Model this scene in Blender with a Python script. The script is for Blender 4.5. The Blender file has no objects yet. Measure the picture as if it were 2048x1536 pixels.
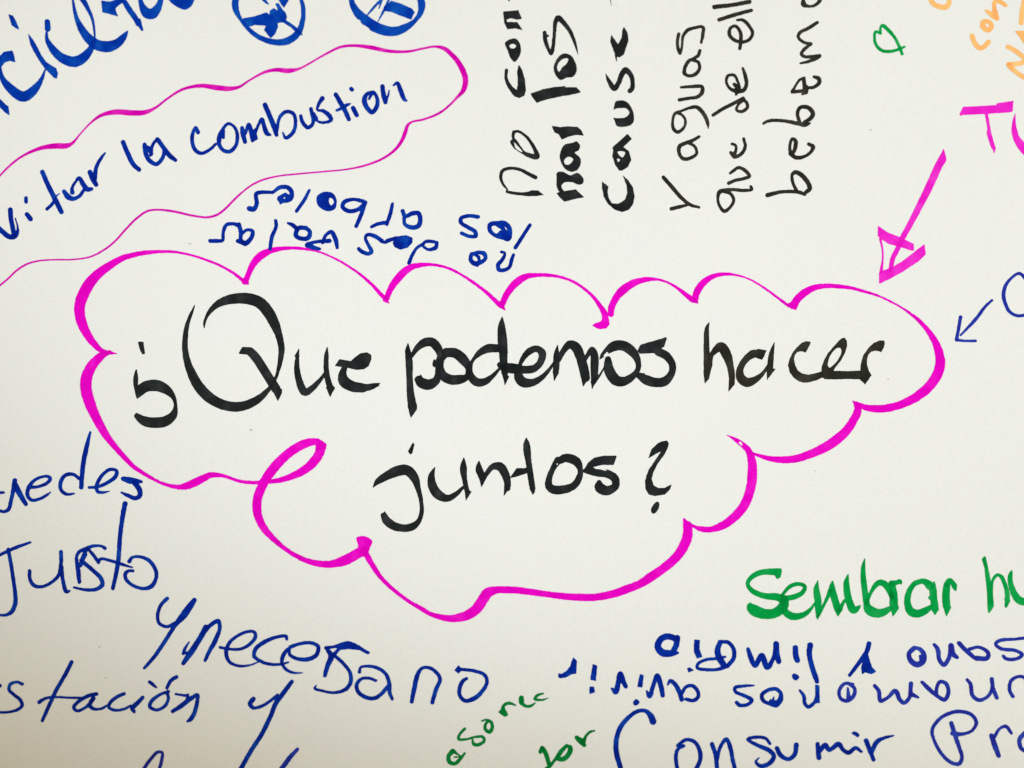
import bpy, math, random
import numpy as np
from mathutils import Vector, Matrix

# ---------------------------------------------------------------- camera, world, lamps, exposure
scene = bpy.context.scene
random.seed(7)
W_PX, H_PX = 2048.0, 1536.0            # size of the photograph the marks were measured in
PX = 0.0002                            # about 0.2 mm of paper per pixel of the photograph
FOV = math.radians(58.0)
TILT = math.radians(9.0)
DIST = (W_PX * PX / 2) / math.tan(FOV / 2)

cam_data = bpy.data.cameras.new("camera")
cam = bpy.data.objects.new("camera", cam_data)
scene.collection.objects.link(cam)
scene.camera = cam
cam_data.sensor_fit = 'HORIZONTAL'
cam_data.angle = FOV
cam_data.clip_start = 0.01
cam_data.clip_end = 20.0
cam.location = (0.0, -DIST * math.sin(TILT), DIST * math.cos(TILT))
cam.rotation_euler = (TILT, 0.0, 0.0)
cam_data.dof.use_dof = True
cam_data.dof.focus_distance = DIST
cam_data.dof.aperture_fstop = 5.6
scene.render.resolution_x = 1024
scene.render.resolution_y = 768
scene.view_settings.view_transform = 'Standard'
scene.view_settings.look = 'None'
scene.view_settings.exposure = 0.0
scene.view_settings.gamma = 1.0

world = bpy.data.worlds.new("World")
scene.world = world
world.use_nodes = True
bg = world.node_tree.nodes['Background']
bg.inputs['Color'].default_value = (1.0, 0.70, 0.16, 1)
bg.inputs['Strength'].default_value = 0.325

def lamp(name, kind, loc, target, energy, color, **kw):
    d = bpy.data.lights.new(name, kind)
    d.energy = energy
    d.color = color
    for k, v in kw.items():
        setattr(d, k, v)
    o = bpy.data.objects.new(name, d)
    scene.collection.objects.link(o)
    o.location = loc
    o.rotation_euler = (Vector(target) - Vector(loc)).to_track_quat('-Z', 'Y').to_euler()
    return o
# ---------------------------------------------------------------- lamps: two added spots shaped to the sheet's light and dark, over warm ambient
lamp('added_spot', 'SPOT', (0.90, -0.066, 1.296), (0.255, 0.257, 0), 79.5, (0.738, 0.858, 1.0),
     spot_size=math.radians(42.23), spot_blend=0.519, shadow_soft_size=0.06)  # added main spot; its cone edge stands in for a shadow at lower left
lamp('added_spot', 'SPOT', (-0.40, -0.168, 0.641), (-0.10, 0.098, 0), 9.6, (0.69, 0.825, 1.0),
     spot_size=math.radians(57.66), spot_blend=0.921, shadow_soft_size=0.05)  # added cool fill lifting the left and middle of the sheet

# ---------------------------------------------------------------- paper surface
def relief(x, y):
    """gentle undulation of the sheet in metres"""
    return (0.00030 * np.sin(x * 23 + 0.7) * np.cos(y * 17 - 0.4)
            + 0.00022 * np.sin(x * 41 - y * 29 + 1.3)
            + 0.00012 * np.cos(x * 13 + y * 61))

CAM_M = Matrix.Translation(cam.location) @ cam.rotation_euler.to_matrix().to_4x4()
CR = np.array(CAM_M.to_3x3())
CO = np.array(cam.location)
def on_paper(px, py):
    """where the ray through a pixel of the photograph meets the sheet"""
    px = np.asarray(px, float); py = np.asarray(py, float)
    h = math.tan(FOV / 2)
    d = np.stack([(px - W_PX / 2) / (W_PX / 2) * h, -(py - H_PX / 2) / (W_PX / 2) * h, -np.ones_like(px)], -1) @ CR.T
    z = np.zeros_like(px)
    for _ in range(3):
        t = (z - CO[2]) / d[..., 2]
        x = CO[0] + t * d[..., 0]; y = CO[1] + t * d[..., 1]
        z = relief(x, y)
    return x, y

# ---------------------------------------------------------------- materials
def srgb(r, g, b):
    f = lambda c: (c / 255 / 12.92) if c / 255 <= 0.04045 else ((c / 255 + 0.055) / 1.055) ** 2.4
    return (f(r), f(g), f(b), 1.0)

def paper_material():
    m = bpy.data.materials.new("paper"); m.use_nodes = True
    nt = m.node_tree; N = nt.nodes; L = nt.links
    p = N['Principled BSDF']
    p.inputs['Roughness'].default_value = 0.92
    p.inputs['Specular IOR Level'].default_value = 0.12
    tc = N.new('ShaderNodeTexCoord')
    n1 = N.new('ShaderNodeTexNoise'); n1.inputs['Scale'].default_value = 900; n1.inputs['Detail'].default_value = 3; n1.inputs['Roughness'].default_value = 0.6
    n2 = N.new('ShaderNodeTexNoise'); n2.inputs['Scale'].default_value = 24; n2.inputs['Detail'].default_value = 3
    n3 = N.new('ShaderNodeTexNoise'); n3.inputs['Scale'].default_value = 330; n3.inputs['Detail'].default_value = 2
    for n in (n1, n2, n3): L.new(tc.outputs['Object'], n.inputs['Vector'])
    r1 = N.new('ShaderNodeMapRange'); r1.inputs[1].default_value = 0.25; r1.inputs[2].default_value = 0.75
    r1.inputs[3].default_value = 0.965; r1.inputs[4].default_value = 1.025
    L.new(n1.outputs['Fac'], r1.inputs[0])
    mixa = N.new('ShaderNodeMix'); mixa.data_type = 'RGBA'
    mixa.inputs[6].default_value = (0.850, 0.848, 0.822, 1)
    mixa.inputs[7].default_value = (0.868, 0.850, 0.806, 1)
    L.new(n2.outputs['Fac'], mixa.inputs[0])
    mixc = N.new('ShaderNodeMix'); mixc.data_type = 'RGBA'; mixc.blend_type = 'MULTIPLY'; mixc.inputs[0].default_value = 1
    rmp = N.new('ShaderNodeValToRGB')
    rmp.color_ramp.elements[0].position = 0.3; rmp.color_ramp.elements[0].color = (1.0, 0.978, 0.985, 1)
    rmp.color_ramp.elements[1].position = 0.7; rmp.color_ramp.elements[1].color = (0.985, 1.0, 0.985, 1)
    L.new(n3.outputs['Fac'], rmp.inputs[0])
    L.new(mixa.outputs[2], mixc.inputs[6]); L.new(rmp.outputs[0], mixc.inputs[7])
    mul = N.new('ShaderNodeVectorMath'); mul.operation = 'SCALE'
    L.new(mixc.outputs[2], mul.inputs[0]); L.new(r1.outputs[0], mul.inputs['Scale'])
    L.new(mul.outputs[0], p.inputs['Base Color'])
    b = N.new('ShaderNodeBump'); b.inputs['Strength'].default_value = 0.15; b.inputs['Distance'].default_value = 0.0002
    L.new(n1.outputs['Fac'], b.inputs['Height']); L.new(b.outputs[0], p.inputs['Normal'])
    return m

def ink_material(name, thin, full, dense, grain=0.5):
    """felt pen ink: thin where the pen ran dry, full in one pass, dense where strokes cross"""
    m = bpy.data.materials.new(name); m.use_nodes = True
    nt = m.node_tree; N = nt.nodes; L = nt.links
    p = N['Principled BSDF']
    p.inputs['Roughness'].default_value = 0.75
    p.inputs['Specular IOR Level'].default_value = 0.03
    tc = N.new('ShaderNodeTexCoord')
    at = N.new('ShaderNodeAttribute'); at.attribute_name = 'ink'
    n1 = N.new('ShaderNodeTexNoise'); n1.inputs['Scale'].default_value = 1300; n1.inputs['Detail'].default_value = 2
    n2 = N.new('ShaderNodeTexNoise'); n2.inputs['Scale'].default_value = 130; n2.inputs['Detail'].default_value = 2
    L.new(tc.outputs['Object'], n1.inputs['Vector']); L.new(tc.outputs['Object'], n2.inputs['Vector'])
    a = N.new('ShaderNodeMath'); a.operation = 'MULTIPLY_ADD'; a.inputs[1].default_value = grain * 0.5; a.inputs[2].default_value = -grain * 0.25
    L.new(n1.outputs['Fac'], a.inputs[0])
    c = N.new('ShaderNodeMath'); c.operation = 'MULTIPLY_ADD'; c.inputs[1].default_value = grain * 0.9; c.inputs[2].default_value = -grain * 0.45
    L.new(n2.outputs['Fac'], c.inputs[0])
    s1 = N.new('ShaderNodeMath'); s1.operation = 'ADD'; L.new(a.outputs[0], s1.inputs[0]); L.new(c.outputs[0], s1.inputs[1])
    s2 = N.new('ShaderNodeMath'); s2.operation = 'ADD'; L.new(s1.outputs[0], s2.inputs[0]); L.new(at.outputs['Fac'], s2.inputs[1])
    r = N.new('ShaderNodeValToRGB')
    r.color_ramp.elements[0].position = 0.0; r.color_ramp.elements[0].color = srgb(*thin)
    r.color_ramp.elements[1].position = 1.0; r.color_ramp.elements[1].color = srgb(*dense)
    e = r.color_ramp.elements.new(0.5); e.color = srgb(*full)
    L.new(s2.outputs[0], r.inputs[0]); L.new(r.outputs[0], p.inputs['Base Color'])
    return m

INKS = {
 'magenta': ink_material('magenta_ink', (246, 36, 208), (235, 0, 198), (208, 0, 168), 0.32),
 'rose':    ink_material('rose_magenta_ink', (246, 80, 214), (240, 34, 204), (222, 0, 178), 0.4),
 'thinpink':ink_material('fine_magenta_ink', (240, 80, 195), (218, 0, 176), (190, 0, 150), 0.4),
 'black':   ink_material('black_ink', (62, 66, 68), (33, 36, 36), (18, 20, 22), 0.35),
 'brown':   ink_material('warm_black_ink', (78, 76, 66), (44, 43, 36), (26, 26, 22), 0.4),
 'royal':   ink_material('royal_blue_ink', (25, 105, 195), (0, 54, 166), (0, 30, 130), 0.38),
 'blue':    ink_material('dark_blue_ink', (16, 84, 186), (2, 38, 150), (0, 18, 108), 0.75),
 'violet':  ink_material('violet_blue_ink', (60, 85, 185), (30, 46, 158), (40, 22, 125), 0.6),
 'green':   ink_material('green_ink', (50, 180, 100), (0, 155, 68), (0, 118, 45), 0.4),
 'bottle':  ink_material('dark_green_ink', (30, 150, 80), (0, 124, 50), (0, 92, 36), 0.5),
 'orange':  ink_material('orange_ink', (255, 212, 140), (255, 192, 118), (255, 158, 86), 0.45),
 'grey':    ink_material('grey_speck', (212, 210, 198), (190, 188, 175), (150, 148, 136), 0.3),
}

# ---------------------------------------------------------------- ink strokes as clean meshes
TILES = dict(A=(0,0), B=(450,0), C=(950,0), D=(1300,0), F=(0,300), G=(400,300), H=(800,300), I=(1150,300),
             J=(1548,250), K=(1548,550), L=(0,550), M=(250,550), N=(700,550), O=(1100,550), P=(0,850), Q=(450,850),
             R=(900,850), S=(1300,800), U=(0,1161), V=(450,1161), W=(850,1161), X=(1250,1161), Y=(1548,1161),
             Z=(1448,1050), E=(1648,0,5.12), a=(1848,0,10.24), b=(1848,1090,10.24))

def parse(text, tile):
    """'s x,y,w ...' -> kind, points in photograph pixels"""
    toks = text.split()
    kind = toks[0]; pts = []; w = 6.0
    for t in toks[1:]:
        if t[0] == '@':
            tile = t[1]; continue
        v = [float(q) for q in t.split(',')]
        T = TILES[tile]; s = T[2] if len(T) > 2 else 4.096
        if len(v) > 2: w = v[2] / s
        pts.append((T[0] + v[0] / s, T[1] + v[1] / s, w))
    return kind, np.array(pts), tile

def smooth(P, closed=False, step=1.6):
    P = np.asarray(P, float)
    n = len(P)
    if n < 3 and not closed:
        k = max(2, int(np.hypot(*(P[1] - P[0])[:2]) / step) + 1) if n == 2 else 1
        if n == 1: return np.vstack([P, P + [0.01, 0, 0]])
        t = np.linspace(0, 1, k)[:, None]
        return P[0] * (1 - t) + P[1] * t
    if closed:
        Q = np.vstack([P[-1], P, P[0], P[1]])
    else:
        Q = np.vstack([2 * P[0] - P[1], P, 2 * P[-1] - P[-2]])
    out = []
    for i in range(1, len(Q) - 2):
        p0, p1, p2, p3 = Q[i - 1], Q[i], Q[i + 1], Q[i + 2]
        d0 = max(np.hypot(*(p1 - p0)[:2]) ** 0.5, 1e-3); d1 = max(np.hypot(*(p2 - p1)[:2]) ** 0.5, 1e-3); d2 = max(np.hypot(*(p3 - p2)[:2]) ** 0.5, 1e-3)
        m1 = ((p1 - p0) / d0 - (p2 - p0) / (d0 + d1) + (p2 - p1) / d1) * d1
        m2 = ((p2 - p1) / d1 - (p3 - p1) / (d1 + d2) + (p3 - p2) / d2) * d1
        k = max(2, int(d1 * d1 / step) + 1)
        t = np.linspace(0, 1, k, endpoint=False)[:, None]
        out.append((2*t**3-3*t**2+1)*p1 + (t**3-2*t**2+t)*m1 + (-2*t**3+3*t**2)*p2 + (t**3-t**2)*m2)
    out = np.vstack(out)
    if not closed: out = np.vstack([out, P[-1]])
    return out

def poly_sdf(V, X, Y):
    d = np.full(X.shape, 1e9); ins = np.zeros(X.shape, bool)
    n = len(V)
    for i in range(n):
        ax, ay = V[i][:2]; bx, by = V[(i + 1) % n][:2]
        ex, ey = bx - ax, by - ay
        L2 = ex * ex + ey * ey + 1e-9
        h = np.clip(((X - ax) * ex + (Y - ay) * ey) / L2, 0, 1)
        d = np.minimum(d, np.hypot(X - ax - h * ex, Y - ay - h * ey))
        if abs(ey) > 1e-9:
            c = ((ay > Y) != (by > Y)) & (X < (bx - ax) * (Y - ay) / ey + ax)
            ins ^= c
    return np.where(ins, -d, d)

def field_noise(rng, shape, cell):
    h, w = shape
    g = rng.standard_normal((int(h / cell) + 3, int(w / cell) + 3))
    yy = np.arange(h) / cell; xx = np.arange(w) / cell
    y0 = yy.astype(int); x0 = xx.astype(int); fy = (yy - y0)[:, None]; fx = (xx - x0)[None, :]
    fy = fy * fy * (3 - 2 * fy); fx = fx * fx * (3 - 2 * fx)
    a = g[np.ix_(y0, x0)]; b = g[np.ix_(y0, x0 + 1)]; c = g[np.ix_(y0 + 1, x0)]; d = g[np.ix_(y0 + 1, x0 + 1)]
    return (a * (1 - fx) + b * fx) * (1 - fy) + (c * (1 - fx) + d * fx) * fy

GROW = dict(blue=0.58, violet=0.5, brown=0.25, thinpink=0.55, black=0.12, magenta=0.15, rose=0.2, green=0.35, bottle=0.35,
            orange=0.3, royal=0.2, grey=0.0)
EARLIER = []                 # pieces of the same mark drawn before this one: ink doubles up where they cross
MARK_NO = [0]
def ink_mesh(name, prims, tile, seed, base=0.5, wobble=0.28, step=1.0, grow=0.0):
    """union of pen strokes and blots -> one flat mesh lying on the sheet; attribute 'ink' = pigment density"""
    shapes = []
    for t in prims.split(';'):
        t = t.strip()
        if not t: continue
        kind, P, tile = parse(t, tile)
        if kind == 's': shapes.append((kind, smooth(P)))
        elif kind in 'qh': shapes.append((kind, smooth(P, True)))
        else: shapes.append((kind, P))
    allp = np.vstack([s[1] for s in shapes])
    mw = max((s[1][:, 2].max() for s in shapes if s[0] == 's'), default=2)
    x0 = math.floor(allp[:, 0].min() - mw / 2 - 4); x1 = math.ceil(allp[:, 0].max() + mw / 2 + 4)
    y0 = math.floor(allp[:, 1].min() - mw / 2 - 4); y1 = math.ceil(allp[:, 1].max() + mw / 2 + 4)
    gx = np.arange(x0, x1 + step, step); gy = np.arange(y0, y1 + step, step)
    X, Y = np.meshgrid(gx, gy)
    F = np.full(X.shape, 3.0); cover = np.zeros(X.shape); hole = np.full(X.shape, 9.0)
    for kind, P in shapes:
        G = np.full(X.shape, 3.0)
        if kind == 's':
            R = np.maximum(P[:, 2] / 2, 0.15)
            for i in range(len(P) - 1):
                ax, ay = P[i, :2]; bx, by = P[i + 1, :2]; r0, r1 = R[i], R[i + 1]; m = max(r0, r1) + 3
                ia = max(0, int((min(ax, bx) - m - x0) / step)); ib = min(len(gx), int((max(ax, bx) + m - x0) / step) + 2)
                ja = max(0, int((min(ay, by) - m - y0) / step)); jb = min(len(gy), int((max(ay, by) + m - y0) / step) + 2)
                xs = X[ja:jb, ia:ib]; ys = Y[ja:jb, ia:ib]
                ex, ey = bx - ax, by - ay; L2 = ex * ex + ey * ey + 1e-9
                h = np.clip(((xs - ax) * ex + (ys - ay) * ey) / L2, 0, 1)
                d = np.hypot(xs - ax - h * ex, ys - ay - h * ey) - (r0 + (r1 - r0) * h)
                G[ja:jb, ia:ib] = np.minimum(G[ja:jb, ia:ib], d)
        else:
            G = np.clip(poly_sdf(P, X, Y), -50, 3.0)
        if kind == 'h': hole = np.minimum(hole, G)
        else:
            if kind == 's': cover += (G < -0.6)
            F = np.minimum(F, G)
    F = np.maximum(F - grow, -hole)
    rng = np.random.default_rng(seed)
    F = F + wobble * 0.6 * field_noise(rng, F.shape, 5) + wobble * 0.5 * field_noise(rng, F.shape, 2)
    Fb = F.copy()
    Fb[1:-1, 1:-1] = (4 * F[1:-1, 1:-1] + F[:-2, 1:-1] + F[2:, 1:-1] + F[1:-1, :-2] + F[1:-1, 2:]) / 8
    F = 0.5 * F + 0.5 * Fb
    F[0] = F[-1] = 1; F[:, 0] = F[:, -1] = 1
    F[np.abs(F) < 1e-3] = 1e-3
    D = base + 0.24 * np.clip(cover - 1, 0, 2) + 0.10 * field_noise(rng, F.shape, 14)
    for (ex0, ey0, EF) in EARLIER:
        ii = np.rint((gx - ex0) / step).astype(int); jj = np.rint((gy - ey0) / step).astype(int)
        oi = (ii >= 0) & (ii < EF.shape[1]); oj = (jj >= 0) & (jj < EF.shape[0])
        if oi.any() and oj.any():
            D[np.ix_(oj, oi)] += 0.24 * (EF[np.ix_(jj[oj], ii[oi])] < -0.3)
    EARLIER.append((x0, y0, F.copy()))
    I = F < 0
    vid = {}; vx = []; vy = []; vd = []
    faces = []
    s4 = I[:-1, :-1].astype(int) + I[:-1, 1:] + I[1:, 1:] + I[1:, :-1]
    js, is_ = np.nonzero(s4)
    def corner(j, i):
        k = (j, i)
        v = vid.get(k)
        if v is None:
            v = vid[k] = len(vx); vx.append(gx[i]); vy.append(gy[j]); vd.append(D[j, i])
        return v
    def cross(j0, i0, j1, i1):
        k = (j0, i0, j1, i1) if (j0, i0) < (j1, i1) else (j1, i1, j0, i0)
        v = vid.get(k)
        if v is None:
            a = F[k[0], k[1]]; b = F[k[2], k[3]]; t = a / (a - b)
            v = vid[k] = len(vx)
            vx.append(gx[k[1]] + (gx[k[3]] - gx[k[1]]) * t); vy.append(gy[k[0]] + (gy[k[2]] - gy[k[0]]) * t)
            vd.append(D[k[0], k[1]])
        return v
    for j, i in zip(js.tolist(), is_.tolist()):
        cs = ((j + 1, i), (j + 1, i + 1), (j, i + 1), (j, i))
        f = []
        for q in range(4):
            a = cs[q]; b = cs[(q + 1) % 4]
            if I[a]: f.append(corner(*a))
            if I[a] != I[b]: f.append(cross(*a, *b))
        if len(f) > 2: faces.append(f)
    if not faces: return None
    x, y = on_paper(np.array(vx), np.array(vy))
    z = relief(x, y) + 0.00004 + 0.000007 * len(EARLIER) + 0.0000014 * (MARK_NO[0] % 5)
    me = bpy.data.meshes.new(name)
    me.from_pydata(np.stack([x, y, z], -1).tolist(), [], faces)
    at = me.attributes.new('ink', 'FLOAT', 'POINT')
    at.data.foreach_set('value', np.array(vd, np.float32))
    me.update()
    return me

# ---------------------------------------------------------------- the sheet
SX0, SX1, SY0, SY1 = -0.62, 0.62, -0.46, 0.46
nx, ny = 620, 460
xs = np.linspace(SX0, SX1, nx + 1); ys = np.linspace(SY0, SY1, ny + 1)
GX, GY = np.meshgrid(xs, ys)
GZ = relief(GX, GY)
top = np.stack([GX, GY, GZ], -1).reshape(-1, 3)
idx = np.arange((nx + 1) * (ny + 1)).reshape(ny + 1, nx + 1)
quads = np.stack([idx[:-1, :-1], idx[:-1, 1:], idx[1:, 1:], idx[1:, :-1]], -1).reshape(-1, 4).tolist()
rim = idx[0, :].tolist() + idx[1:, -1].tolist() + idx[-1, -2::-1].tolist() + idx[-2:0:-1, 0].tolist()
nv = len(top)
low = top[rim].copy(); low[:, 2] = -0.0012      # the sheet lies on a flat backing
for q in range(len(rim)):
    a = rim[q]; b = rim[(q + 1) % len(rim)]
    quads.append([a, nv + q, nv + (q + 1) % len(rim), b])
quads.append([nv + q for q in range(len(rim))][::-1])
pm = bpy.data.meshes.new("paper_sheet")
pm.from_pydata(np.vstack([top, low]).tolist(), [], quads)
pm.polygons.foreach_set('use_smooth', [True] * (nx * ny) + [False] * (len(quads) - nx * ny))
pm.materials.append(paper_material())
paper = bpy.data.objects.new("paper_sheet", pm)
scene.collection.objects.link(paper)
paper['label'] = "large off-white paper sheet covered in marker handwriting around a magenta cloud"
paper['category'] = "paper"

COUNT = [0]
def mark(name, label, ink, tile, pieces, piece='letter', base=0.5, wobble=0.28, step=1.0):
    """a written word or drawn shape; each letter or stroke a mesh of its own"""
    EARLIER.clear(); MARK_NO[0] += 1
    if len(pieces) == 1:
        root = None
    else:
        root = bpy.data.objects.new(name, None)
        root.empty_display_size = 0.01
        scene.collection.objects.link(root)
        root.parent = paper
        root['label'] = label
    for lab, prims in pieces:
        COUNT[0] += 1
        t0 = tile
        me = ink_mesh(piece if root else name, prims, t0, COUNT[0], base, wobble, step, GROW[ink])
        if me is None: continue
        me.materials.append(INKS[ink])
        o = bpy.data.objects.new(piece if root else name, me)
        scene.collection.objects.link(o)
        o.parent = root if root else paper
        if root:
            if lab: o['label'] = lab
        else:
            o['label'] = label
    return root
# ================================================================ the writing, read off the photograph
# --- top left: large royal blue cursive word cut by the top edge
mark('handwritten_word', 'large royal blue cursive word cut off by the top edge', 'royal', 'A', [
 ('broken letter at the left edge', 'p -60,740 0,810 45,855 70,870 78,945 40,920 0,880 -60,820'),
 ('letter "c"', 'p -10,470 30,425 100,415 112,440 125,510 80,500 40,512 5,560 0,600 -20,560; s -2,560,30 15,630,38 70,710,66 190,792,84 270,745,72 340,650,34 370,570,12'),
 ('letter "i"', 's 235,285,8 270,360,38 325,465,40 380,540,44 425,585,50; p 365,500 460,560 475,600 465,645 440,635 385,575; p 68,118 105,128 135,180 157,243 125,228 95,205'),
 ('letter "c"', 's 388,178,42 392,235,50; s 382,265,18 385,320,32 430,400,56 500,470,72 605,507,88 680,475,80 740,405,54 772,330,24'),
 ('letter "l"', 's 778,340,14 772,240,18 755,150,24 720,70,32 680,0,44 640,-60,50; s 590,-60,14 600,20,20 625,140,34 670,240,58 730,320,76 800,370,86 890,382,90 965,352,72 1015,300,50 1045,258,14'),
 ('letter "e"', 'p 830,5 900,15 1000,-20 1030,0 960,55 945,75 967,135 915,120 840,100'),
 ('letter "t"', 's 1000,-20,40 1060,80,45 1110,150,45 1135,195,46; p 1108,180 1150,150 1176,252 1158,252'),
 ('letter "a"', 's 1145,-20,30 1165,50,48 1205,108,84 1250,112,86 1300,50,56 1325,-30,34'),
 ('last letter', 'q 1370,-40 1400,20 1440,50 1510,80 1555,62 1585,20 1590,-40'),
])
# --- two ringed symbols
mark('ringed_symbol', 'blue ringed symbol of crossed pen blots, the left of the pair at the top edge', 'royal', 'B', [
 ('ring', 's 110,-60,50 85,10,54 90,80,50 130,160,30 200,245,34 300,315,42 430,348,50 530,328,60 605,260,52 638,160,38 640,60,35 620,-10,28 590,-60,20'),
 ('blots inside the ring', 'p 150,150 240,135 340,102 375,130 365,90 400,65 435,90 425,60 412,30 440,25 470,75 500,110 508,140 500,165 560,205 605,240 642,292 590,272 540,225 480,185 432,182 435,222 410,280 375,315 350,285 320,245 335,212 250,205 200,218 160,215 140,190; p 425,-30 460,40 485,65 540,-30; p 300,0 330,-10 365,40 335,30; s 400,110,70 470,150,60 430,160,60'),
], piece='symbol_piece', base=0.42)
mark('ringed_symbol', 'blue ringed symbol with a slanted bar, the right of the pair at the top edge', 'royal', 'B', [
 ('ring', 's 1050,-60,40 1038,10,44 1075,90,62 1150,165,82 1250,230,86 1380,258,76 1480,225,62 1560,165,36 1605,95,48 1610,20,60 1585,-40,45; h 1130,205 1150,212 1185,240 1165,236; h 1088,165 1100,162 1112,182 1100,180'),
 ('slanted bar', 'p 1300,70 1360,5 1440,30 1530,70 1555,100 1525,162 1420,122 1370,100 1308,90'),
 ('thin lines', 's 1300,-20,24 1230,50,20 1165,125,12; s 1295,-20,12 1262,68,10; s 1350,-20,14 1310,70,22 1252,178,6'),
], piece='symbol_piece', base=0.4)

# --- magenta wavy bubble round "vitar la combustion"
mark('wavy_bubble_line', 'thin magenta wavy bubble drawn round the words "vitar la combustion"', 'thinpink', 'A', [
 ('upper wavy line', 's -40,1480,10 0,1438,12 100,1340,14 200,1270,16 330,1215,28 450,1196,42 540,1195,40 590,1175,22 660,1095,10 740,1010,12 830,945,24 950,918,40 1080,925,42 1180,922,36 1270,885,18 1370,810,14 1490,735,18 1640,703,28 1780,719,40 1880,727,34 1960,712,20 @B 205,655,12 330,590,20 420,572,28 520,580,36 610,562,16 700,515,12 830,440,14 950,385,18 1060,374,20 1200,390,30 1350,420,24 1500,422,18 1620,398,14 1720,382,16 1800,400,30 1880,470,36'),
 ('lower wavy line', 's @B 1870,460,34 1900,495,38 1945,570,42 1970,650,42 1955,735,36 1900,800,18 1820,880,14 1740,935,16 1620,980,14 1530,1000,14 1495,1030,22 1478,1080,28 1450,1150,26 1400,1220,20 1300,1295,16 1150,1355,14 1000,1387,10 800,1407,9 600,1425,10 450,1441,10 320,1470,12 230,1510,12 160,1560,10 @G 300,388,13 200,488,15 138,532,16 60,552,14 @F 1640,548,14 1540,530,14 1430,505,16 1300,490,13 1210,500,14 1120,560,14 1030,650,13 940,750,12 850,820,12 740,875,10 600,897,9 450,899,9 320,908,10 220,935,12 140,985,12 60,1060,12 -20,1125,12'),
], piece='pen_line', wobble=0.12)

mark('handwritten_word', 'dark blue word "vitar" at the left edge, inside the wavy bubble', 'blue', 'F', [
 ('letter "v"', 's 85,490,36 90,560,36 105,640,36 118,700,34; s -30,625,38 20,668,38 70,708,38 110,712,38 138,690,30 145,630,12 125,560,7'),
 ('letter "i"', 's 213,393,26 214,425,28; s 222,528,34 250,565,36'),
 ('letter "t"', 's 347,180,34 400,300,36 450,400,38 503,508,36; s 385,483,24 430,440,24 465,375,10 488,357,5'),
 ('letter "a"', 's 525,340,30 560,385,42 600,400,32 650,378,26 690,325,24; s 593,348,34 592,310,22 620,260,20 650,232,28 680,280,36 715,322,38 752,320,24'),
 ('letter "r"', 's 738,182,36 760,230,44 788,285,32; s 775,240,34 790,140,28 820,80,24 860,25,12'),
])
mark('handwritten_word', 'dark blue word "la" inside the wavy bubble', 'blue', 'A', [
 ('letter "l"', 's 1008,1165,34 1050,1265,36 1095,1350,36 1140,1390,32'),
 ('letter "a"', 's 1185,1185,32 1190,1240,34 1220,1310,34 1280,1345,30 1328,1300,28 1345,1240,26 1325,1180,24 1290,1140,30 1340,1210,34 1390,1275,36 1438,1312,28; s 1285,1140,24 1250,1190,22 1236,1270,24; s 1215,1210,30 1240,1260,30'),
])
mark('handwritten_word', 'dark blue word "combustion" inside the wavy bubble', 'blue', 'B', [
 ('letter "c"', 's @A 1622,1085,30 1605,1045,22 1580,1090,26 1575,1160,28 1600,1230,30 1650,1256,26 1720,1225,22 1768,1180,20'),
 ('letter "o"', 's @A 1832,1130,18 1825,1070,32 1800,1120,38 1795,1180,30 1828,1230,28 1880,1242,30 1930,1195,28 1945,1110,26 1920,1040,22 1870,1014,22 1830,1050,24 1805,1100,26'),
 ('letter "m"', 's 140,1050,30 150,1110,36 165,1163,30; s 165,1100,20 195,1020,26 215,1080,34 225,1150,28; s 232,1150,20 260,1060,20 303,975,24 320,1030,32 345,1095,34 372,1105,16; p 210,1090 250,1050 268,1140 225,1165'),
 ('letter "b"', 's 328,860,36 370,960,38 408,1055,38 422,1105,30; s 425,1080,20 450,960,24 505,915,28 560,932,26 578,1000,26 560,1080,28 500,1130,26 472,1085,8'),
 ('letter "u"', 's 620,950,24 635,1000,28 680,1045,28 720,1010,26 712,930,26 705,892,28'),
 ('letter "s"', 's 798,805,34 765,860,24 757,900,16 805,910,26 860,955,34 868,985,26 800,1005,20 740,985,12; s 725,930,24 748,975,30'),
 ('letter "t"', 's 908,775,32 945,840,34 985,910,34 1015,978,30; s 917,905,18 960,885,24 1000,860,24 1028,850,8'),
 ('letter "i"', 's 1050,885,34 1080,945,32; s 1034,728,30 1042,735,28'),
 ('letter "o"', 's 1180,810,16 1215,757,26 1248,810,26 1243,875,32 1205,920,34 1162,880,34 1142,820,38 1165,770,28 1212,755,22'),
 ('letter "n"', 's 1290,708,32 1300,780,36 1315,838,30; s 1320,830,20 1338,780,12 1345,740,5; s 1382,700,12 1412,680,24 1438,740,34 1470,815,28 1486,825,16'),
])

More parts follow.
